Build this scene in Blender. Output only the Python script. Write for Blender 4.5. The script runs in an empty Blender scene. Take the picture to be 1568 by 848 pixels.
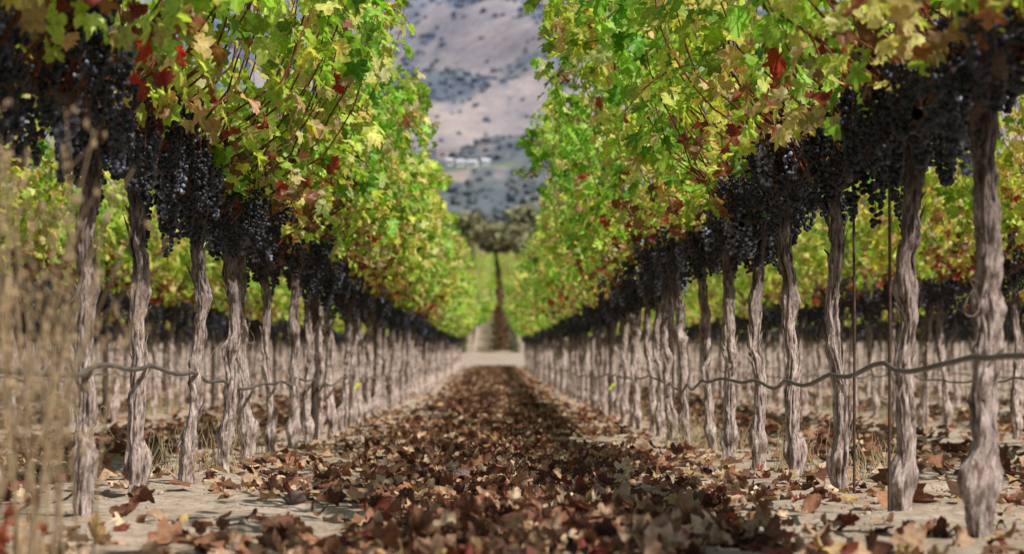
import bpy, bmesh, math, numpy as np
from mathutils import Vector
rng=np.random.default_rng(11)
S=bpy.context.scene
R=math.radians
# ---------------------------------------------------------------- noise
def h3(ix,iy,iz):
    n=(ix*374761393+iy*668265263+iz*1440662683)&0xffffffff
    n=((n^(n>>13))*1274126177)&0xffffffff
    return ((n^(n>>16))&0xffff)/65535.0
def vn(x,y,z=0.0):
    x,y,z=np.broadcast_arrays(np.asarray(x,float),np.asarray(y,float),np.asarray(z,float))
    xi=np.floor(x).astype(np.int64);yi=np.floor(y).astype(np.int64);zi=np.floor(z).astype(np.int64)
    u=x-xi;v=y-yi;w=z-zi
    u=u*u*(3-2*u);v=v*v*(3-2*v);w=w*w*(3-2*w)
    r=0
    for a in(0,1):
        for b in(0,1):
            for c in(0,1):
                r=r+h3(xi+a,yi+b,zi+c)*(u if a else 1-u)*(v if b else 1-v)*(w if c else 1-w)
    return r
def fbm(x,y,z=0.0,o=4):
    s=0;a=.5;t=0
    for i in range(o):
        s=s+a*vn(x*2**i+i*17.3,y*2**i+i*5.1,z*2**i);t+=a;a*=.5
    return s/t
# ---------------------------------------------------------------- mesh builder
class MB:
    def __init__(s): s.v=[];s.c=[];s.l=[];s.k=[];s.m=[];s.s=[];s.n=0
    def add(s,v,f,mat=0,col=(1,1,1),smooth=True):
        v=np.asarray(v,float).reshape(-1,3);f=np.asarray(f,np.int64)
        c=np.asarray(col,float)
        if c.ndim==1:c=np.tile(c,(len(v),1))
        s.v.append(v);s.c.append(c[:,:3]);s.l.append((f+s.n).ravel())
        s.k.append(np.full(len(f),f.shape[1]));s.m.append(np.full(len(f),mat));s.s.append(np.full(len(f),smooth));s.n+=len(v)
    def mesh(s,name,mats):
        v=np.concatenate(s.v);l=np.concatenate(s.l);k=np.concatenate(s.k)
        me=bpy.data.meshes.new(name)
        me.vertices.add(len(v));me.vertices.foreach_set('co',v.ravel().astype(np.float32))
        me.loops.add(len(l));me.loops.foreach_set('vertex_index',l.astype(np.int32))
        me.polygons.add(len(k));st=np.concatenate([[0],np.cumsum(k)[:-1]])
        me.polygons.foreach_set('loop_start',st.astype(np.int32))
        me.polygons.foreach_set('loop_total',k.astype(np.int32))
        me.polygons.foreach_set('material_index',np.concatenate(s.m).astype(np.int32))
        me.polygons.foreach_set('use_smooth',np.concatenate(s.s).astype(bool))
        a=me.color_attributes.new('col','FLOAT_COLOR','POINT')
        c=np.concatenate(s.c);c=np.hstack([c,np.ones((len(c),1))])
        a.data.foreach_set('color',c.ravel().astype(np.float32))
        for m in mats:me.materials.append(m)
        me.update(calc_edges=True);me.validate()
        return me
def obj(name,me,loc=(0,0,0),parent=None):
    o=bpy.data.objects.new(name,me);S.collection.objects.link(o);o.location=loc
    if parent:o.parent=parent
    return o
def tube(mb,pts,rad,seg=6,mat=0,col=(1,1,1),cap=True):
    P=np.asarray(pts,float);n=len(P);r=np.broadcast_to(np.asarray(rad,float),(n,))
    T=np.gradient(P,axis=0);T/=np.linalg.norm(T,axis=1)[:,None]+1e-9
    ref=np.array([0,0,1.]) if abs(T[:,2]).mean()<.8 else np.array([1.,0,0])
    A=np.cross(T,ref);A/=np.linalg.norm(A,axis=1)[:,None]+1e-9;B=np.cross(T,A)
    th=np.linspace(0,2*np.pi,seg,endpoint=False)
    V=P[:,None]+r[:,None,None]*(np.cos(th)[None,:,None]*A[:,None]+np.sin(th)[None,:,None]*B[:,None])
    i=np.arange(n-1)[:,None]*seg;j=np.arange(seg)[None];j2=(j+1)%seg
    F=np.stack([i+j,i+j2,i+seg+j2,i+seg+j],-1).reshape(-1,4)
    mb.add(V.reshape(-1,3),F,mat,col)
def inst(mb,tv,tf,pos,M,sc,mat,col,smooth=True,vary=None):
    m=len(pos);n=len(tv)
    if m==0:return
    V=np.einsum('mij,nj->mni',M,tv)*np.asarray(sc).reshape(m,-1)[:,:1,None]+pos[:,None]
    F=(tf[None]+np.arange(m)[:,None,None]*n).reshape(-1,tf.shape[1])
    C=np.repeat(col,n,axis=0)
    if vary is not None:C=C*np.tile(vary,(m,1))
    mb.add(V.reshape(-1,3),F,mat,C,smooth)
# ---------------------------------------------------------------- templates
def leaf_t(kap=1.0,droop=.3,seed=0,fine=True):
    r=np.random.default_rng(seed)
    key=[(0,1.0),(10,.86),(17,.88),(27,.64),(36,.70),(46,.86),(54,.93),(62,.82),(72,.78),(84,.60),(94,.66),(108,.74),(120,.64),(134,.60),(150,.54),(165,.40),(178,.10)]
    if not fine:key=[(0,1.),(27,.66),(54,.92),(84,.6),(108,.7),(145,.5),(178,.12)]
    right=[(a,q*(1+.06*r.normal())) for a,q in key]
    left=[(-a,q*(1+.06*r.normal())) for a,q in key[1:]][::-1]
    al=left+right
    a=np.radians([q[0] for q in al]);q=np.array([q[1] for q in al])
    ox=np.sin(a)*q;oy=np.cos(a)*q
    n=len(a)
    if fine:
        X=np.concatenate([[0],ox*.5,ox]);Y=np.concatenate([[0],oy*.5,oy])
        i=np.arange(n);j=(i+1)%n
        F=[np.stack([0*i,1+j,1+i],1),np.stack([1+i,1+j,1+n+j],1),np.stack([1+i,1+n+j,1+n+i],1)]
        F=np.concatenate(F)
    else:
        X=np.concatenate([[0],ox]);Y=np.concatenate([[0],oy]);i=np.arange(n);j=(i+1)%n
        F=np.stack([0*i,1+j,1+i],1)
    rr=np.hypot(X,Y)
    Z=-droop*rr**2+.10*np.sin(5*np.arctan2(X,Y)+r.uniform(0,6))*rr+.05*r.normal(size=len(X))*rr
    th=X*kap
    k=max(kap,1e-3)
    Xn=np.sin(th)/k-Z*np.sin(th);Zn=(1-np.cos(th))/k+Z*np.cos(th)
    V=np.stack([Xn*.95,Y,Zn],1)
    e=np.clip((rr-.55)/.45,0,1)[:,None]
    vary=1-e*np.array([.0,.18,.12])*r.uniform(.2,1)
    return V,F,vary
LT=[leaf_t(.5,.25,1),leaf_t(.9,.15,2),leaf_t(.2,.45,3),leaf_t(1.3,.35,4)]
LC=[leaf_t(2.2,.5,5),leaf_t(1.5,-.7,6),leaf_t(2.8,.2,7),leaf_t(1.1,.8,8),leaf_t(1.8,-.2,9)]
LF=[leaf_t(.8,.3,11,False),leaf_t(1.8,.5,12,False)]
def ico(sub):
    bm=bmesh.new();bmesh.ops.create_icosphere(bm,subdivisions=sub,radius=1)
    v=np.array([p.co[:] for p in bm.verts]);f=np.array([[q.index for q in p.verts] for p in bm.faces]);bm.free();return v,f
IC1,IC2,IC3=ico(1),ico(2),ico(4)
def norm(a):return a/(np.linalg.norm(a,axis=-1,keepdims=True)+1e-9)
def frames(nrm,tip):
    n=norm(nrm);t=norm(tip-(tip*n).sum(-1,keepdims=True)*n);s=np.cross(t,n)
    return np.stack([s,t,n],-1)
# ---------------------------------------------------------------- materials
def mat(name):
    m=bpy.data.materials.new(name);m.use_nodes=True
    nt=m.node_tree;nt.nodes.clear();return m,nt,nt.nodes,nt.links
def N(nd,t,**k):
    n=nd.new(t)
    for a,b in k.items():setattr(n,a,b)
    return n
def ramp(nd,lk,src,stops):
    r=nd.new('ShaderNodeValToRGB')
    while len(r.color_ramp.elements)<len(stops):r.color_ramp.elements.new(.5)
    for e,(p,c) in zip(r.color_ramp.elements,stops):e.position=p;e.color=(*c,1)
    lk.new(src,r.inputs[0]);return r.outputs[0]
def mix(nd,lk,fac,a,b,mode='MIX'):
    m=nd.new('ShaderNodeMix');m.data_type='RGBA';m.blend_type=mode
    for i,v in((0,fac),(6,a),(7,b)):
        if hasattr(v,'is_linked'):lk.new(v,m.inputs[i])
        else:
            m.inputs[i].default_value=v if i==0 else (*v,1)
    return m.outputs[2]
def noise(nd,lk,vec,scale,detail=4,rough=.55,mp=None):
    if mp:
        q=nd.new('ShaderNodeMapping');q.inputs['Scale'].default_value=mp;lk.new(vec,q.inputs[0]);vec=q.outputs[0]
    n=nd.new('ShaderNodeTexNoise');n.inputs['Scale'].default_value=scale;n.inputs['Detail'].default_value=detail;n.inputs['Roughness'].default_value=rough
    lk.new(vec,n.inputs['Vector']);return n.outputs[0]
def leafmat(name,transl,rough,live):
    m,nt,nd,lk=mat(name)
    at=N(nd,'ShaderNodeAttribute',attribute_name='col')
    geo=nd.new('ShaderNodeNewGeometry');tc=nd.new('ShaderNodeTexCoord')
    col=at.outputs['Color']
    n1=noise(nd,lk,tc.outputs['Object'],55,3)
    f=ramp(nd,lk,n1,[(.30,(.62,.55,.5)),(.55,(1,1,1)),(.75,(1.18,1.12,1))])
    col=mix(nd,lk,1.0,col,f,'MULTIPLY')
    if live:
        n2=noise(nd,lk,geo.outputs['Position'],.55,2)
        f2=ramp(nd,lk,n2,[(.38,(.74,.98,.8)),(.5,(1,1.02,1)),(.62,(1.12,1.0,1.0))])
        col=mix(nd,lk,1.0,col,f2,'MULTIPLY')
    p=nd.new('ShaderNodeBsdfPrincipled');p.inputs['Roughness'].default_value=rough
    p.inputs['Specular IOR Level'].default_value=.4 if live else .15
    lk.new(col,p.inputs['Base Color'])
    t=nd.new('ShaderNodeBsdfTranslucent')
    tcx=mix(nd,lk,1.0,col,(1.3,1.38,.75) if live else (1.1,.9,.7),'MULTIPLY');lk.new(tcx,t.inputs['Color'])
    ms=nd.new('ShaderNodeMixShader');ms.inputs[0].default_value=transl
    lk.new(p.outputs[0],ms.inputs[1]);lk.new(t.outputs[0],ms.inputs[2])
    o=nd.new('ShaderNodeOutputMaterial');lk.new(ms.outputs[0],o.inputs[0]);return m
M_leaf=leafmat('vine_leaf',.5,.42,True)
M_fall=leafmat('fallen_leaf',.12,.75,False)
def bark(name,a,b,c,zs=.16):
    m,nt,nd,lk=mat(name)
    tc=nd.new('ShaderNodeTexCoord');at=N(nd,'ShaderNodeAttribute',attribute_name='col')
    n1=noise(nd,lk,tc.outputs['Object'],130,7,.78,(1,1,zs))
    n2=noise(nd,lk,tc.outputs['Object'],26,5,.65,(1,1,.5))
    col=ramp(nd,lk,n1,[(.38,a),(.48,b),(.60,c)])
    f=ramp(nd,lk,n2,[(.36,(.42,.35,.33)),(.48,(.95,.9,.89)),(.66,(1.18,1.16,1.16))])
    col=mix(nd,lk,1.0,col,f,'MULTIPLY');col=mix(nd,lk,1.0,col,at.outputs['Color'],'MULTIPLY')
    p=nd.new('ShaderNodeBsdfPrincipled');p.inputs['Roughness'].default_value=.9;p.inputs['Specular IOR Level'].default_value=.15
    lk.new(col,p.inputs['Base Color'])
    b_=nd.new('ShaderNodeBump');b_.inputs['Strength'].default_value=1;b_.inputs['Distance'].default_value=.014
    lk.new(n1,b_.inputs['Height']);lk.new(b_.outputs[0],p.inputs['Normal'])
    o=nd.new('ShaderNodeOutputMaterial');lk.new(p.outputs[0],o.inputs[0]);return m
M_bark=bark('vine_bark',(.14,.095,.075),(.56,.45,.40),(.84,.72,.67),.2)
M_cane=bark('cane_bark',(.10,.035,.02),(.22,.08,.035),(.36,.15,.07))
M_wood=bark('weathered_wood',(.04,.032,.028),(.08,.062,.05),(.13,.10,.085))
def simple(name,col,rough=.6,metal=0,nscale=8,var=.3,useattr=False,bump=0):
    m,nt,nd,lk=mat(name)
    tc=nd.new('ShaderNodeTexCoord')
    n1=noise(nd,lk,tc.outputs['Object'],nscale,4)
    c=ramp(nd,lk,n1,[(.3,tuple(x*(1-var) for x in col)),(.7,tuple(x*(1+var) for x in col))])
    if useattr:
        at=N(nd,'ShaderNodeAttribute',attribute_name='col');c=mix(nd,lk,1.0,c,at.outputs['Color'],'MULTIPLY')
    p=nd.new('ShaderNodeBsdfPrincipled');p.inputs['Roughness'].default_value=rough;p.inputs['Metallic'].default_value=metal
    lk.new(c,p.inputs['Base Color'])
    if bump:
        b_=nd.new('ShaderNodeBump');b_.inputs['Strength'].default_value=.8;b_.inputs['Distance'].default_value=bump
        lk.new(n1,b_.inputs['Height']);lk.new(b_.outputs[0],p.inputs['Normal'])
    o=nd.new('ShaderNodeOutputMaterial');lk.new(p.outputs[0],o.inputs[0]);return m
M_hose=simple('irrigation_hose_plastic',(.13,.11,.10),.5,0,5,.4)
M_rust=simple('rusty_steel',(.09,.05,.035),.8,.3,40,.5)
M_wire=simple('galvanised_wire',(.25,.25,.25),.5,.8)
M_straw=simple('dry_straw',(1,1,1),.85,0,20,.25,True)
M_tape=simple('yellow_tape',(.55,.65,.05),.5)
M_clod=simple('soil_clod',(.16,.11,.09),.95,0,25,.5,False,.01)
M_white=simple('white_paint',(.75,.75,.73),.6)
M_roof=simple('pale_metal_roof',(.55,.55,.55),.6)
M_glass=simple('window_glass',(.05,.06,.08),.2)
M_tree=simple('oak_foliage',(1,1,1),.8,0,.3,.3,True)
M_ttrunk=simple('oak_bark',(.12,.09,.07),.9)
# grape
m,nt,nd,lk=mat('grape_skin');M_grape=m
at=N(nd,'ShaderNodeAttribute',attribute_name='col');tc=nd.new('ShaderNodeTexCoord')
n1=noise(nd,lk,tc.outputs['Object'],60,3)
f=ramp(nd,lk,n1,[(.42,(0,0,0)),(.66,(1,1,1))])
c=mix(nd,lk,f,(.013,.012,.018),(.080,.087,.122))
c=mix(nd,lk,1.0,c,at.outputs['Color'],'MULTIPLY')
p=nd.new('ShaderNodeBsdfPrincipled');p.inputs['Roughness'].default_value=.45;p.inputs['Specular IOR Level'].default_value=.35
lk.new(c,p.inputs['Base Color']);o=nd.new('ShaderNodeOutputMaterial');lk.new(p.outputs[0],o.inputs[0])
# ground
m,nt,nd,lk=mat('sandy_soil');M_ground=m
geo=nd.new('ShaderNodeNewGeometry');P=geo.outputs['Position']
n1=noise(nd,lk,P,1.3,6,.6);n2=noise(nd,lk,P,38,5,.7);n3=noise(nd,lk,P,9,4,.6)
c=ramp(nd,lk,n1,[(.3,(.38,.29,.215)),(.5,(.50,.40,.31)),(.7,(.57,.47,.38))])
f=ramp(nd,lk,n2,[(.35,(.62,.58,.55)),(.52,(1,1,1)),(.7,(1.12,1.1,1.08))])
c=mix(nd,lk,1.0,c,f,'MULTIPLY')
f=ramp(nd,lk,n3,[(.35,(.75,.7,.66)),(.55,(1,1,1))])
c=mix(nd,lk,1.0,c,f,'MULTIPLY')
p=nd.new('ShaderNodeBsdfPrincipled');p.inputs['Roughness'].default_value=.95;p.inputs['Specular IOR Level'].default_value=.1
lk.new(c,p.inputs['Base Color'])
b_=nd.new('ShaderNodeBump');b_.inputs['Strength'].default_value=.7;b_.inputs['Distance'].default_value=.02
lk.new(n2,b_.inputs['Height']);lk.new(b_.outputs[0],p.inputs['Normal'])
o=nd.new('ShaderNodeOutputMaterial');lk.new(p.outputs[0],o.inputs[0])
# mountain
m,nt,nd,lk=mat('hazy_hillside');M_mount=m
geo=nd.new('ShaderNodeNewGeometry');P=geo.outputs['Position'];at=N(nd,'ShaderNodeAttribute',attribute_name='col')
n1=noise(nd,lk,P,.02,8,.65);n2=noise(nd,lk,P,.15,4,.7)
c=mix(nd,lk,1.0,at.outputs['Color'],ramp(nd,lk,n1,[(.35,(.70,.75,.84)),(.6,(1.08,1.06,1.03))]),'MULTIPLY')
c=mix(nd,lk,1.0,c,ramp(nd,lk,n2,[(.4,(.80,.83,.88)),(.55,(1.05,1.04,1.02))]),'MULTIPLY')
p=nd.new('ShaderNodeBsdfPrincipled');p.inputs['Roughness'].default_value=1;p.inputs['Specular IOR Level'].default_value=0
lk.new(c,p.inputs['Base Color']);o=nd.new('ShaderNodeOutputMaterial');lk.new(p.outputs[0],o.inputs[0])
# ---------------------------------------------------------------- terrain
ty=np.arange(-60,8000,1.0)
tz=np.interp(ty,[-60,18,35,60,86,105,262,420,8000],[0,0,.16,.52,1.04,2.0,12.9,18,18])
kk=np.hanning(15);kk/=kk.sum();tz=np.convolve(np.pad(tz,7,'edge'),kk,'valid')
def gh(x,y):return np.interp(y,ty,tz)
def micro(x,y):
    near=np.clip(1-(y-30)/60,0,1)
    lane=np.cos((np.asarray(x))*2*np.pi/2.4)
    return near*((fbm(x*3.5,y*3.5,0.,4)-.5)*.06+(fbm(x*16,y*16,3.,3)-.5)*.018)-.012*near*lane
def geo_steps(a,b,s,g):
    o=[a]
    while o[-1]<b:o.append(o[-1]+s);s*=g
    return o
xs=np.arange(-3.6,3.61,.05);ex=np.array(geo_steps(3.65,5000,.06,1.08))
xs=np.concatenate([-ex[::-1],xs,ex])
ys=np.concatenate([np.linspace(-60,2.6,14),np.arange(3,20,.05),geo_steps(20,7500,.055,1.012)])
X,Y=np.meshgrid(xs,ys);Z=gh(X,Y)+micro(X,Y)
nx=len(xs);i=np.arange(len(ys)-1)[:,None]*nx;j=np.arange(nx-1)[None]
F=np.stack([i+j,i+j+1,i+nx+j+1,i+nx+j],-1).reshape(-1,4)
mb=MB();mb.add(np.stack([X,Y,Z],-1).reshape(-1,3),F,0)
obj('ground',mb.mesh('ground',[M_ground]))
# mountain
def mh(x,y):
    base=np.interp(y,[450,700,1100,1700,2600,3600,4600],[0,22,70,190,430,760,1000])
    amp=np.interp(y,[450,900,1800,4600],[2,14,60,150])
    rid=1-abs(2*fbm(x*.0016+3.1+y*.0007,y*.0011+8,0.,5)-1)
    return base+amp*(fbm(x*.003+20,y*.003,0.,5)-.5)*1.6+amp*(rid-.75)*1.8
def scrub(x,y):
    return .5*fbm(x*.007+y*.003+50,y*.0030-x*.003+9,0.,5)+.5*fbm(x*.035,y*.010+4,0.,4)
yy=np.arange(700,3500,5.)
yh=yy[np.argmax((mh(-14+0*yy,yy)-.39)/yy>.094)]
xs=np.linspace(-1600,1600,300);xs=np.sort(np.concatenate([xs,np.arange(-150,150,2.5)]));ys=np.array(geo_steps(450,4600,5,1.008))
X,Y=np.meshgrid(xs,ys);Z=mh(X,Y);nx=len(xs)
i=np.arange(len(ys)-1)[:,None]*nx;j=np.arange(nx-1)[None]
F=np.stack([i+j,i+j+1,i+nx+j+1,i+nx+j],-1).reshape(-1,4)
d=np.clip((scrub(X,Y)-.455)/.06,0,1)[...,None]
hz=np.clip((Y-500)/1800,0,1)[...,None]  # aerial haze painted into the hillside colours, bluer with distance
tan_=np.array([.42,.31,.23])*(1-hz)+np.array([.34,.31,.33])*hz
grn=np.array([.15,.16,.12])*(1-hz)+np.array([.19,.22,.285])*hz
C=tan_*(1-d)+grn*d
md=np.clip(1-abs(Y-(yh-35))/35,0,1)*np.clip((20-X)/20,0,1)*np.clip((X+90)/20,0,1);md=np.clip(md*2.5,0,1)[...,None]
C=C*(1-md)+np.array([.22,.27,.14])*md
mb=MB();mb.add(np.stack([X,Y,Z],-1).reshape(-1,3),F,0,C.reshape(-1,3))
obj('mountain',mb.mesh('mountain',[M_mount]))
n=40000
px=rng.uniform(-600,600,n);py=600+2700*rng.random(n)**.8
keep=(scrub(px,py)>.465+.05*rng.normal(size=n));keep&=abs(px)<py*.12+60
keep&=~((py>yh-90)&(py<yh+25)&(px>-80)&(px<25))
px,py=px[keep],py[keep];n=len(px)
sc=rng.uniform(1.2,3.8,n)
hz=np.clip((py-500)/1800,0,1)[:,None]  # same painted haze for the oak colours
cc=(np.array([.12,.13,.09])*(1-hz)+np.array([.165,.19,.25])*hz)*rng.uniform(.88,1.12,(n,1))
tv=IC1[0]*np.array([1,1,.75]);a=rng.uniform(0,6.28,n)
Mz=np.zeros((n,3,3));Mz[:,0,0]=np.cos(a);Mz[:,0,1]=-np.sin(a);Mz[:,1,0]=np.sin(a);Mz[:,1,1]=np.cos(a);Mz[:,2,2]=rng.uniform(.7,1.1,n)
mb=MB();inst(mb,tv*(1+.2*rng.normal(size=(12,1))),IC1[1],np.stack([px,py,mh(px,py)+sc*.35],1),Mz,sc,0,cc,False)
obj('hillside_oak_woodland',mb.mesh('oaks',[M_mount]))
def house(x,y,w,dp,h,rot):
    e=bpy.data.objects.new('white_farmhouse',None);S.collection.objects.link(e);e.location=(x,y,mh(x,y)-.6);e.rotation_euler[2]=rot
    def part(nm,v,f,mt):
        me=bpy.data.meshes.new(nm);me.from_pydata(v,[],f);me.materials.append(mt);o=obj(nm,me,parent=e);return o
    a,b=w/2,dp/2;r=h+dp*.3
    part('walls',[(-a,-b,-3),(a,-b,-3),(a,b,-3),(-a,b,-3),(-a,-b,h),(a,-b,h),(a,b,h),(-a,b,h),(-a,0,r),(a,0,r)],[(0,1,5,4),(2,3,7,6),(1,2,6,9,5),(3,0,4,8,7)],M_white)
    a2,b2=a+.5,b+.6;z=h-.35
    part('roof',[(-a2,-b2,z),(a2,-b2,z),(a2,0,r+.1),(-a2,0,r+.1),(a2,b2,z),(-a2,b2,z),(-a2,-b2,z+.25),(a2,-b2,z+.25),(a2,0,r+.35),(-a2,0,r+.35),(a2,b2,z+.25),(-a2,b2,z+.25)],
      [(0,1,2,3),(3,2,4,5),(6,7,8,9),(9,8,10,11),(0,1,7,6),(5,4,10,11),(1,2,8,7),(2,4,10,8),(0,3,9,6),(3,5,11,9)],M_roof)
    vs=[];fs=[]
    for k in range(4):
        cx=-a+w*(k+.5)/4
        q=len(vs);t=.0 if k==1 else 1.0
        vs+=[(cx-.4,-b-.03,t),(cx+.4,-b-.03,t),(cx+.4,-b-.03,2.1),(cx-.4,-b-.03,2.1)];fs.append((q,q+1,q+2,q+3))
    part('windows_and_door',vs,fs,M_glass)
for dx,dy,w,dp,h,r_ in((-21,3,5,5,2.9,.1),(-13,-4,6,5,3.1,-.2),(-5,6,5,5,2.9,.3),(-28,9,4,5,2.8,.0)):
    house(dx*yh/1500,yh+dy,w,dp,h,r_)
# ---------------------------------------------------------------- tree line
mb=MB()
for k in range(48):
    x=rng.uniform(-32,32) if k<32 else rng.uniform(-80,80);y=rng.uniform(290,350);z0=float(gh(x,y))
    H=rng.uniform(6.5,11.5);rw=rng.uniform(3,5.2)
    tube(mb,[(x,y,z0-.3),(x+.2,y,z0+H*.3),(x-.1,y+.2,z0+H*.6)],[.45,.32,.15],7,1)
    for b in range(6):
        a=rng.uniform(0,6.28);tube(mb,[(x,y,z0+H*.28),(x+math.cos(a)*rw*.4,y+math.sin(a)*rw*.4,z0+H*.5),(x+math.cos(a)*rw*.7,y+math.sin(a)*rw*.7,z0+H*.65)],[.2,.12,.05],5,1)
    nl=14
    cen=np.stack([rng.normal(0,rw*.42,nl),rng.normal(0,rw*.42,nl),rng.uniform(H*.2,H*.92,nl)],1)
    n=1400
    d_=norm(rng.normal(size=(n,3)))*(rng.random((n,1))**.4)*np.array([1,1,.75])*rw*.36
    pos=cen[rng.integers(0,nl,n)]+d_+np.array([x,y,z0])
    Mx=frames(norm(rng.normal(size=(n,3))+d_/rw),rng.normal(size=(n,3)))
    g=np.array([.18,.185,.09])*rng.uniform(.7,1.3)*1.0
    cc=g*rng.uniform(.6,1.4,(n,1))*(1+np.array([.25,.1,0])*rng.random())
    inst(mb,LF[0][0],LF[0][1],pos,Mx,rng.uniform(.3,.55,n),0,cc)
obj('tree_line',mb.mesh('tree_line',[M_tree,M_ttrunk]))
# ---------------------------------------------------------------- vines
def off(z):return np.interp(z,[1.15,1.3,1.45,1.7,2.05,2.4],[.08,.27,.39,.52,.64,.70])
def leafcols(n,z,side,r,tone):
    pal=np.array([[.18,.34,.04],[.39,.60,.07],[.66,.80,.15],[.82,.78,.28],[.68,.50,.27],[.38,.17,.08],[.52,.05,.045]])
    t=np.clip((z-1.2)/.8,0,1)
    lowp=np.array([.10,.18,.22,.22,.15,.10,.03]);hip=np.array([.17,.33,.36,.11,.027,.003,.001])
    tonev=np.array([0,0,.1,1.0,.4,.03,.04])*tone
    u_=np.clip(t*2.2,0,1)[:,None]
    P=lowp[None]*(1-u_)+hip[None]*u_+tonev[None]
    P/=P.sum(1,keepdims=True);cs=P.cumsum(1);u=r.random((n,1));idx=(u>cs).sum(1).clip(0,6)
    return (pal[idx]*r.uniform(.72,1.15,(n,1))*(1+.08*r.normal(size=(n,3))).clip(.7,1.3)).clip(0,.92)
def vine(seed,lod=0,over=0):
    r=np.random.default_rng(seed);mb=MB()
    nz,ns=((150,44),(26,12),(8,6))[lod]
    z=np.linspace(-.06,1.14,nz)
    a1,a2,p1,p2=r.uniform(.004,.016),r.uniform(.004,.015),r.uniform(0,6),r.uniform(0,6)
    lean=r.normal(0,.035);ly=r.normal(0,.02)
    fade=np.clip(z/.3,0,1)
    kink=.015*(fbm(z*8+seed*1.7,0.,0.,3)-.5)*2
    cx=(a1*(np.sin(z*5+p1)-np.sin(p1))+.003*np.sin(z*14+p2)+kink)*fade+lean*z
    cy=(a2*(np.sin(z*6+p2)-np.sin(p2)))*fade+ly*z
    rad=.023+.014*np.exp(-((z-r.uniform(.10,.2))/.05)**2)+.006*np.exp(-((z-0)/.06)**2)+.014*np.exp(-((z-r.uniform(.45,.8))/.035)**2)*r.random()+.014*np.clip((z-.98)/.15,0,1)
    rad*=r.uniform(.85,1.2)*(1-.06*z)
    th=np.linspace(0,2*np.pi,ns,endpoint=False)
    TH,ZZ=np.meshgrid(th,z);tw=r.uniform(-3.5,3.5);T2=TH+tw*ZZ
    nn=fbm(np.cos(T2)*1.4+seed,np.sin(T2)*1.4,ZZ*10,3)-.5
    fi=1-abs(2*vn(np.cos(T2)*3.6+seed*3,np.sin(T2)*3.6,ZZ*9)-1)
    fi2=vn(np.cos(T2)*8,np.sin(T2)*8+seed,ZZ*28)-.5
    RR=rad[:,None]*(1+1.2*nn+.50*(fi-.6)+.36*fi2)
    V=np.stack([cx[:,None]+RR*np.cos(TH),cy[:,None]+RR*np.sin(TH),ZZ],-1)
    i=np.arange(nz-1)[:,None]*ns;j=np.arange(ns)[None];j2=(j+1)%ns
    F=np.stack([i+j,i+j2,i+ns+j2,i+ns+j],-1).reshape(-1,4)
    sh=np.clip(.5+.7*fi+.6*fi2,.3,1.15)[...,None]*np.interp(z,[0,.62,.85,1.05],[1,1,.55,.25])[:,None,None]*np.ones(3)  # fissure tone, plus shade under the fruit painted into the upper trunk colour
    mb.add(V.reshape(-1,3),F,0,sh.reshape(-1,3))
    if lod==0:
        for k in range(34):
            zc=r.uniform(.12,1.0);L=r.uniform(.05,.20);a=r.uniform(0,6.28)
            t=np.linspace(0,1,9);zz=zc+(t-.5)*L
            rr=.022+.004*r.random()+r.uniform(.004,.024)*(t**2)*(r.random()<.7)+.003*np.sin(t*8)
            aa=a+.5*t*r.normal()
            bx=np.interp(zz,z,cx);by=np.interp(zz,z,cy)
            pts=np.stack([bx+rr*np.cos(aa),by+rr*np.sin(aa),zz],1)
            w=r.uniform(.0015,.005)
            tube(mb,pts,np.array([.3,1,1,1,1,1,.9,.6,.2])*w,4,0,(.95*r.uniform(.4,1.2)*(1 if zc<.7 else .5),)*3)  # upper strips darkened to match the trunk's painted shade
        for k in range(2):
            if r.random()<.5:
                zc=r.uniform(.3,.95);a=r.uniform(0,6.28);t=np.linspace(0,1,22)
                q=.03+.04*t;pts=np.stack([np.interp(zc,z,cx)+q*np.cos(a)+.015*np.sin(t*11),q*np.sin(a)+.01*np.cos(t*9),zc+.04*np.sin(t*7+a)-.03*t],1)
                tube(mb,pts,.0015,4,0,(.8,.75,.65))
    if lod<2:
        for s in(-1,1):
            t=np.linspace(0,1,12);yv=s*t*.66
            pts=np.stack([cx[-1]*(1-t)+.012*np.sin(t*9+p1),cy[-1]*(1-t)+yv,1.08+.06*np.sin(np.clip(t*5,0,1.57))+.01*np.sin(t*17)],1)
            tube(mb,pts,np.linspace(.028,.016,12)*(1+.15*np.sin(t*21+p2)),8 if lod==0 else 5,0,(.25,.22,.2))
    nc=(26,14,5)[lod]
    for k in range(nc):
        s=1 if k%2 else -1
        y0=r.uniform(-.6,.6);zt=r.uniform(1.7,2.3);spread=r.uniform(.35,1.0)
        t=np.linspace(0,1,10);zz=1.14+(zt-1.14)*t
        xx=s*off(zz)*spread*np.clip(t*3,0,1)**.7+.015*np.sin(t*9+k)
        yy=y0+r.normal(0,.22)*t+.012*np.sin(t*12+k)
        tube(mb,np.stack([xx,yy,zz],1),np.linspace(.0048,.0022,10),5 if lod==0 else 3,1,(r.uniform(.6,1.3),)*3)
    n=(840,440,260)[lod]
    side=np.where(r.random(n)<.5,-1,1)
    zz=1.22+1.12*r.beta(1.2,1.4,n)
    fr=1-abs(r.normal(0,.22,n));inner=r.random(n)<.08;fr=np.where(inner,r.uniform(0,1,n),fr)
    keep=~((zz<1.45)&(r.random(n)<.3))
    xx=side*off(zz)*fr+r.normal(0,.035,n);yy=r.uniform(-.68,.68,n)
    g=vn(xx*2.2+seed*7,yy*2.6,zz*2.6)
    if lod<2:keep&=(g>.35+.12*np.clip((zz-1.85)/.4,0,1)+.05*r.normal(size=n))
    if lod<2 and seed%2==0:   # opening in the canopy lets sun reach the fruit
        yg=r.uniform(-.4,.4);keep&=~((abs(yy-yg-.35*(zz-1.4))<.10)&(zz>1.3)&(r.random(n)<.9))
    xx,yy,zz,side=xx[keep],yy[keep],zz[keep],side[keep];n=len(xx)
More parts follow.
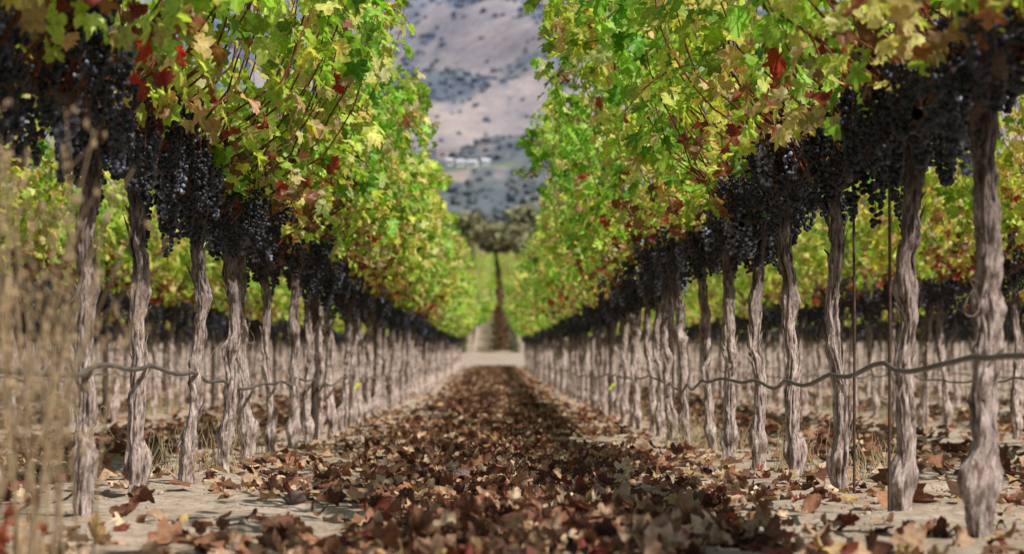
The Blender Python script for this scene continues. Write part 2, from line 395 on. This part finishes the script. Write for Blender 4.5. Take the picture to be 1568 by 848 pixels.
    sho=[(r.choice([-1,1]),r.uniform(1.5,2.3),r.uniform(-.6,.6),r.uniform(-.15,.35),r.uniform(.0,.24),9) for k in range((7,4,1)[lod])]
    if over:
        sho+=[(-1,r.uniform(2.15,2.4),r.uniform(-.6,.6),r.uniform(-.10,.25),r.uniform(.15,over),14) for k in range(10)]
    for s,zb,yb,up,ou,m_ in sho:
        t=np.linspace(0,1,m_)
        px=s*(off(zb)-.05+ou*t);pz=zb+up*t-.12*t*t;py=yb+r.normal(0,.15)*t
        if lod==0:tube(mb,np.stack([px,py,pz],1),np.linspace(.004,.0015,m_),4,1,(.9,.9,.9))
        xx=np.append(xx,px+r.normal(0,.03,m_));yy=np.append(yy,py+r.normal(0,.04,m_));zz=np.append(zz,pz+r.normal(0,.03,m_));side=np.append(side,np.full(m_,s))
    n=len(xx)
    pos=np.stack([xx,yy,zz],1)
    out=np.stack([side*1.0,np.zeros(n),np.zeros(n)],1)
    nr=norm(out*.75+np.array([0,-.0,.55])+r.normal(0,.66,(n,3)))
    tip=np.stack([side*.3,np.zeros(n),-np.ones(n)],1)+r.normal(0,.45,(n,3))
    Mx=frames(nr,tip)
    tone=r.uniform(-.2,.5);col=leafcols(n,zz,side,r,max(tone,0))
    sc=(r.uniform(.036,.072,n),r.uniform(.055,.09,n),r.uniform(.09,.14,n))[lod]
    if lod==0:
        ti=r.integers(0,4,n)
        sc=sc*np.where(zz<1.4,.85,1.)
        for q in range(4):
            s_=ti==q;tv,tf,va=LT[q];inst(mb,tv,tf,pos[s_],Mx[s_],sc[s_],2,col[s_],True,va)
        m_=40;pz=r.uniform(1.2,1.45,m_);pxx=r.normal(0,.2,m_);pos=np.stack([pxx,r.uniform(-.62,.62,m_),pz],1)
        cc=np.array([[.30,.12,.06],[.22,.10,.05],[.38,.24,.12],[.30,.05,.035]])[r.integers(0,4,m_)]*r.uniform(.7,1.2,(m_,1))
        tv,tf,va=LC[0];inst(mb,tv,tf,pos,frames(r.normal(size=(m_,3)),r.normal(size=(m_,3))),r.uniform(.03,.055,m_),2,cc,True,va)
    else:
        tv,tf,va=LF[0];inst(mb,tv,tf,pos,Mx,sc,2,col*(np.array([.85,.85,.8]) if lod==2 else 1))
    if lod<2:
        V_,F_=IC2 if lod==0 else IC1
        for k in range(40 if lod==0 else 24):
            c=np.array([r.normal(0,.075),r.uniform(-.64,.64),r.uniform(1.12,1.41)])
            L=r.uniform(.10,.22);R0=r.uniform(.034,.058);nb=int(62*L/.16) if lod==0 else 26
            t=r.random(nb)**1.2;a=r.uniform(0,6.28,nb);rr=R0*(1-.70*t)*np.sqrt(r.uniform(.35,1,nb))
            bp=c+np.stack([rr*np.cos(a),rr*np.sin(a),-t*L],1)
            bl=r.uniform(.2,.8) if r.random()<.80 else r.uniform(2.0,5.5)
            cc=np.full((nb,3),bl)*r.uniform(.6,1.5,(nb,1))
            inst(mb,V_,F_,bp,np.tile(np.eye(3),(nb,1,1)),r.uniform(.0072,.0098,nb)*(1 if lod==0 else 1.6),3,cc)
            if lod==0:tube(mb,[c+[0,0,.07],c,c-[0,0,L*.8]],[.002,.002,.001],4,1)
    return mb.mesh('grapevine_mesh',[M_bark,M_cane,M_leaf,M_grape])
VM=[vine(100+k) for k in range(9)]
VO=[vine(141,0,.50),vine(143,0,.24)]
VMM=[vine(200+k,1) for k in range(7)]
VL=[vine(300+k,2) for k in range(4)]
def put(me,name,x,y,parent=None,flip=None):
    o=obj(name,me,(x,y,float(gh(x,y))-.01),parent)
    f=rng.random()<.5 if flip is None else flip
    o.rotation_euler=(rng.normal(0,.012),rng.normal(0,.018),(math.pi if f else 0)+rng.normal(0,.07))
    s=rng.uniform(.96,1.04);o.scale=(s*rng.uniform(.96,1.05),s,s*rng.uniform(.98,1.03))
    return o
last=-1
def pick(L):
    global last
    k=int(rng.integers(0,len(L)))
    if k==last:k=(k+1)%len(L)
    last=k;return L[k]
rows=[]
for k in range(8):
    for s in(-1,1):
        L=s*(1.2+2.4*k);ph={(-1,0):6.75,(1,0):5.71}.get((s,k),6+rng.uniform(0,1.2))
        y0=2.2 if k==0 else max(2.2,3.3*abs(L)-3)
        y=ph-1.2*math.floor((ph-y0)/1.2)
        par=None
        if k>0:
            par=bpy.data.objects.new('grapevine_row',None);S.collection.objects.link(par)
        yy=[]
        while y<85.5:
            jy=y+rng.normal(0,.02);jx=L+rng.normal(0,.012)
            me=pick(VM if y<36 else VMM);fl=None
            if k==0:
                if s>0 and any(abs(y-q)<.6 for q in(11.7,)):me=VO[0];fl=False
                if s>0 and any(abs(y-q)<.6 for q in(13.,18.9)):me=VO[1];fl=False
                if s<0 and any(abs(y-q)<.6 for q in(16.4,)):me=VO[1];fl=True
            put(me,'grapevine' if k==0 else 'vine',jx,jy,par,fl);yy.append(jy);y+=1.2
        rows.append((L,yy))
par=bpy.data.objects.new('distant_vineyard',None);S.collection.objects.link(par)
for k in range(-7,7):
    L=.35+1.2+2.4*k
    for y in np.arange(101,262,1.3):
        if abs(L)<y*.22:
            o=put(pick(VL),'vine',L,float(y),par);o.scale[0]*=1.25
# ---------------------------------------------------------------- trellis: hose, wires, posts
for L,yy in rows:
    mb=MB();pts=[];sd=-np.sign(L)
    for a,b in zip(yy[:-1],yy[1:]):
        sag=rng.uniform(.0,.035);hz0=.43
        for t in np.linspace(0,1,7)[:-1]:
            y=a+(b-a)*t
            pts.append((L+sd*(.034+.01*math.sin(y*3)),y,float(gh(L,y))+hz0+.018*math.sin(y*1.1+L)+.02*math.sin(y*.37)-sag*math.sin(math.pi*t)+.008*math.sin(6.28*t+a)))
    tube(mb,pts,.0078,8,0);obj('drip_irrigation_hose',mb.mesh('hose',[M_hose]))
    mb=MB()
    for h in(1.16,1.55,1.95):
        for o_ in((0,) if h<1.3 else(-.42,.42)):
            tube(mb,[(L+o_,y,float(gh(L,y))+h) for y in np.linspace(yy[0]-.6,85.5,40)],.0016,4,0)
    obj('trellis_wire',mb.mesh('wire',[M_wire]))
def post_mesh():
    mb=MB();z=np.linspace(-.2,2.1,24)
    pts=np.stack([.004*np.sin(z*3),.004*np.cos(z*2),z],1)
    tube(mb,pts,.026*(1+.05*np.sin(z*9)),10,0)
    tube(mb,[(0,0,2.095),(0,0,2.1),(0,0,2.101)],[.03,.02,.0001],10,0)
    tube(mb,[(-.45,.035,1.95),(0,.035,1.95),(.45,.035,1.95)],.014,6,1)
    tube(mb,[(-.42,.035,1.55),(0,.035,1.55),(.42,.035,1.55)],.014,6,1)
    return mb.mesh('trellis_post',[M_wood,M_rust])
PM=post_mesh()
def stake_mesh():
    mb=MB();tube(mb,[(0,0,-.1),(.003,0,.6),(0,.003,1.3)],.0050,6,0)
    tube(mb,[(0,0,1.3),(0,0,1.301)],[.0055,.0001],6,0);return mb.mesh('vine_stake',[M_rust])
SM=stake_mesh()
for L,yy in rows:
    o0={1.2:3,-1.2:3}.get(L,int(rng.integers(0,6)))
    par=None
    if abs(L)>2:
        par=bpy.data.objects.new('trellis_post_row',None);S.collection.objects.link(par)
    for q,y in enumerate(yy):
        if q%7==o0%7 and not(abs(L)<2 and q<4):
            o=obj('trellis_post',PM,(L+rng.normal(0,.01),y+.5,float(gh(L,y))),par)
        if rng.random()<.3:
            o=obj('vine_stake',SM,(L+rng.choice([-1,1])*.045,y-.06,float(gh(L,y))),par);o.rotation_euler[1]=rng.normal(0,.02)
# ---------------------------------------------------------------- flagging tape
def tape(x,y,z):
    mb=MB();t=np.linspace(0,1,8)
    for w in(-.012,.012):
        A=np.stack([x+.05*t+.01*np.sin(t*6),y+0*t-.05+w*.3,z+.06*t+.01*np.sin(t*5)],1);B=A+np.array([-.012,.004,.02])
        V=np.concatenate([A,B]);i=np.arange(7);mb.add(V,np.stack([i,i+1,i+9,i+8],1),0)
    obj('flagging_tape',mb.mesh('tape',[M_tape]))
tape(1.12,22.4,float(gh(0,22.4))+.30);tape(-1.15,19.5,float(gh(0,19.5))+.33)
# ---------------------------------------------------------------- fallen leaves
mb=MB()
FP=np.array([[.20,.095,.06],[.33,.17,.095],[.48,.32,.195],[.62,.47,.31],[.24,.065,.045],[.12,.065,.045],[.50,.36,.16]])
PW=np.array([.22,.24,.19,.13,.05,.16,.03])
def scatter(px,py,lift,tilt,smin,smax,T,dark=1.0,pw=PW):
    n=len(px);pz=gh(px,py)+micro(px,py)+lift
    nr=norm(np.stack([rng.normal(0,tilt,n),rng.normal(0,tilt,n),np.ones(n)],1));nr*=np.where(rng.random(n)<.5,1,-1)[:,None]
    Mx=frames(nr,rng.normal(size=(n,3)))
    c=FP[rng.choice(7,n,p=pw/pw.sum())]*rng.uniform(.65,1.25,(n,1))*dark
    ti=rng.integers(0,len(T),n);sc=rng.uniform(smin,smax,n)
    for q in range(len(T)):
        s=ti==q;inst(mb,T[q][0],T[q][1],np.stack([px,py,pz],1)[s],Mx[s],sc[s],0,c[s],True,T[q][2])
def heap(x,y):return np.clip(fbm(x*2.2+4,y*2.2,0.,3)-.42,0,1)
n=9800;px=np.clip(rng.normal(.05,.44,n),-1.1,1.1);py=4.3+26*rng.random(n)**1.15
k_=(abs(px-.05)<.4)|(fbm(px*1.8+3,py*1.1,0.,3)>.47);px,py=px[k_],py[k_];n=len(px)
scatter(px,py,.010+rng.random(n)*(.02+.22*heap(px,py))*np.clip(.9-abs(px),.1,1),.7,.030,.060,LC)
n=3600;px=rng.uniform(-2.1,2.1,n);py=4.3+22*rng.random(n)
k_=fbm(px*1.5+9,py*1.5,0.,3)>.49;px,py=px[k_],py[k_];n=len(px)
scatter(px,py,.008+rng.random(n)*.012,.35,.026,.050,LC,1.0,np.array([.12,.2,.25,.2,.1,.05,.08]))
n=8000;px=np.clip(rng.normal(.05,.42,n),-1.3,1.3);py=28+58*rng.random(n)
scatter(px,py,.015+rng.random(n)*.05,.6,.04,.075,LF,.95)
n=6000;px=rng.normal(.40,.20,n);py=104+158*rng.random(n)
scatter(px,py,.02+rng.random(n)*.03,.5,.07,.12,LF,.7)  # darkened leaves added here to imitate the shadow strip along the far aisle
n=13000;lane=rng.choice([-3,-2,-1,1,2,3],n,p=[.1,.15,.25,.25,.15,.1]);px=lane*2.4+rng.normal(0,.5,n);py=abs(lane)*5+70*rng.random(n)**1.2
scatter(px,py,.015+rng.random(n)*.04,.5,.04,.075,LF)
obj('fallen_leaves',mb.mesh('fallen_leaves',[M_fall]))
# ---------------------------------------------------------------- soil clods
for (x,y,s) in((.89,9.9,.045),(-.12,9.3,.055),(-.62,7.4,.03),(.45,7.2,.035),(.95,8.2,.03),(-.18,6.8,.04)):
    v,f=IC3;v=v.copy();q=fbm(v[:,0]*2+x*9,v[:,1]*2+y,v[:,2]*2,4)
    v=v*(.55+.9*q)[:,None]*np.array([1.2,1.1,.85])*s
    b=MB();b.add(v,f,0);obj('soil_clod',b.mesh('clod',[M_clod]),(x,y,float(gh(x,y)+micro(x,y))+s*.45))
n=5000;px=rng.uniform(-2.2,2.2,n);py=4.4+20*rng.random(n)
b=MB();inst(b,IC1[0]*(1+.2*rng.normal(size=(12,1))),IC1[1],np.stack([px,py,gh(px,py)+micro(px,py)+.001],1),frames(rng.normal(size=(n,3)),rng.normal(size=(n,3))),rng.uniform(.002,.008,n)+.008*(rng.random(n)<.05),0,np.tile([1,1,1.],(n,1)))
obj('soil_crumbs',b.mesh('crumbs',[M_ground]))
# ---------------------------------------------------------------- dry weeds
def weed(name,cx,cy,n,H,spread,heads=0,col=(.42,.30,.16),w=.0016):
    mb=MB();z0=float(gh(cx,cy))
    for k in range(n):
        x=cx+rng.normal(0,spread);y=cy+rng.normal(0,spread*1.2);h=H*rng.uniform(.5,1.0);lx,ly=rng.normal(0,.09*H,2)
        t=np.linspace(0,1,9);c=np.array(col)*rng.uniform(.7,1.3)
        P=np.stack([x+lx*t**1.6+.01*np.sin(t*7+k),y+ly*t**1.6,z0+h*t-.05*h*t**4],1)
        tube(mb,P,np.linspace(w*1.4,w*.5,9),4,0,c)
        for q in range(heads):
                tt=rng.uniform(.45,1);p0=np.array([np.interp(tt,t,P[:,d]) for d in range(3)])
                dr=norm(np.array([rng.normal(),rng.normal(),rng.uniform(.8,2.2)]))*rng.uniform(.04,.13)*(1.3-tt)*1.6
                tube(mb,[p0,p0+dr*.6,p0+dr+[0,0,.01]],[w*.6,w*.45,w*.3],3,0,c)
                m_=3;ps=p0+dr*rng.uniform(.6,1.05,(m_,1))+rng.normal(0,.003,(m_,3))
                Mx=np.tile(np.eye(3),(m_,1,1));Mx[:,2,2]=2.4
                inst(mb,IC1[0],IC1[1],ps,Mx,rng.uniform(.0018,.0036,m_),0,np.tile(c*1.1,(m_,1)))
    return obj(name,mb.mesh(name,[M_straw]))
weed('dry_weed',-.755,3.7,12,.92,.04,6,(.31,.22,.12),.0021)
weed('dry_weed',-.71,3.8,6,.66,.05,5,(.30,.22,.12),.0020)
weed('dry_weed',-.81,3.9,12,.90,.05,6,(.32,.22,.12),.0021)
for k in range(26):
    s=rng.choice([-1,1]);kk_=rng.choice([0,0,1,1,2]);L=s*(1.2+2.4*kk_)
    y=rng.uniform(9,16)+12*kk_
    if kk_==0:L+=s*rng.uniform(.05,.5)
    weed('dry_grass_tuft',L+rng.normal(0,.1),y,34,rng.uniform(.14,.32),.07,0,(.42,.34,.19),.0014)
mb=MB();n=26
ps=np.stack([rng.normal(-.77,.03,n),rng.normal(3.6,.05,n),rng.uniform(.04,.22,n)],1)
inst(mb,LC[1][0],LC[1][1],ps,frames(rng.normal(size=(n,3)),rng.normal(size=(n,3))),rng.uniform(.015,.03,n),0,np.array([.26,.07,.03])*rng.uniform(.6,1.3,(n,1)))
for k in range(8):tube(mb,[(-.77,3.6,-.02),(-.77+rng.normal(0,.01),3.6,.12),(-.77+rng.normal(0,.03),3.6+rng.normal(0,.04),.22)],[.003,.002,.001],5,0,(.25,.07,.04))
obj('red_leafed_seedling',mb.mesh('seedling',[M_fall]))
# ---------------------------------------------------------------- light
sv=Vector((.66,-.62,1.0)).normalized();el=math.asin(sv.z)
sun=bpy.data.lights.new('sun','SUN');sun.energy=5.0;sun.angle=R(.5);sun.color=(1,.96,.89)
so=bpy.data.objects.new('sun',sun);S.collection.objects.link(so);so.rotation_euler=sv.to_track_quat('Z','Y').to_euler();so.location=(10,-10,30)
w=bpy.data.worlds.new('World');S.world=w;w.use_nodes=True;nt=w.node_tree
bg=nt.nodes['Background'];sky=nt.nodes.new('ShaderNodeTexSky');sky.sky_type='NISHITA';sky.sun_disc=False
sky.sun_elevation=el;sky.sun_rotation=math.atan2(sv.x,sv.y);nt.links.new(sky.outputs[0],bg.inputs[0]);bg.inputs[1].default_value=.08
S.view_settings.view_transform='Standard';S.view_settings.look='None';S.view_settings.exposure=0
# ---------------------------------------------------------------- camera
cd=bpy.data.cameras.new('camera');co=bpy.data.objects.new('camera',cd);S.collection.objects.link(co);S.camera=co
cd.lens=82;cd.sensor_width=36;cd.clip_start=.1;cd.clip_end=20000
co.location=(0,0,.39);co.rotation_euler=(R(90+2.66),0,R(-.47))
cd.dof.use_dof=True;cd.dof.focus_distance=9.0;cd.dof.aperture_fstop=4.2
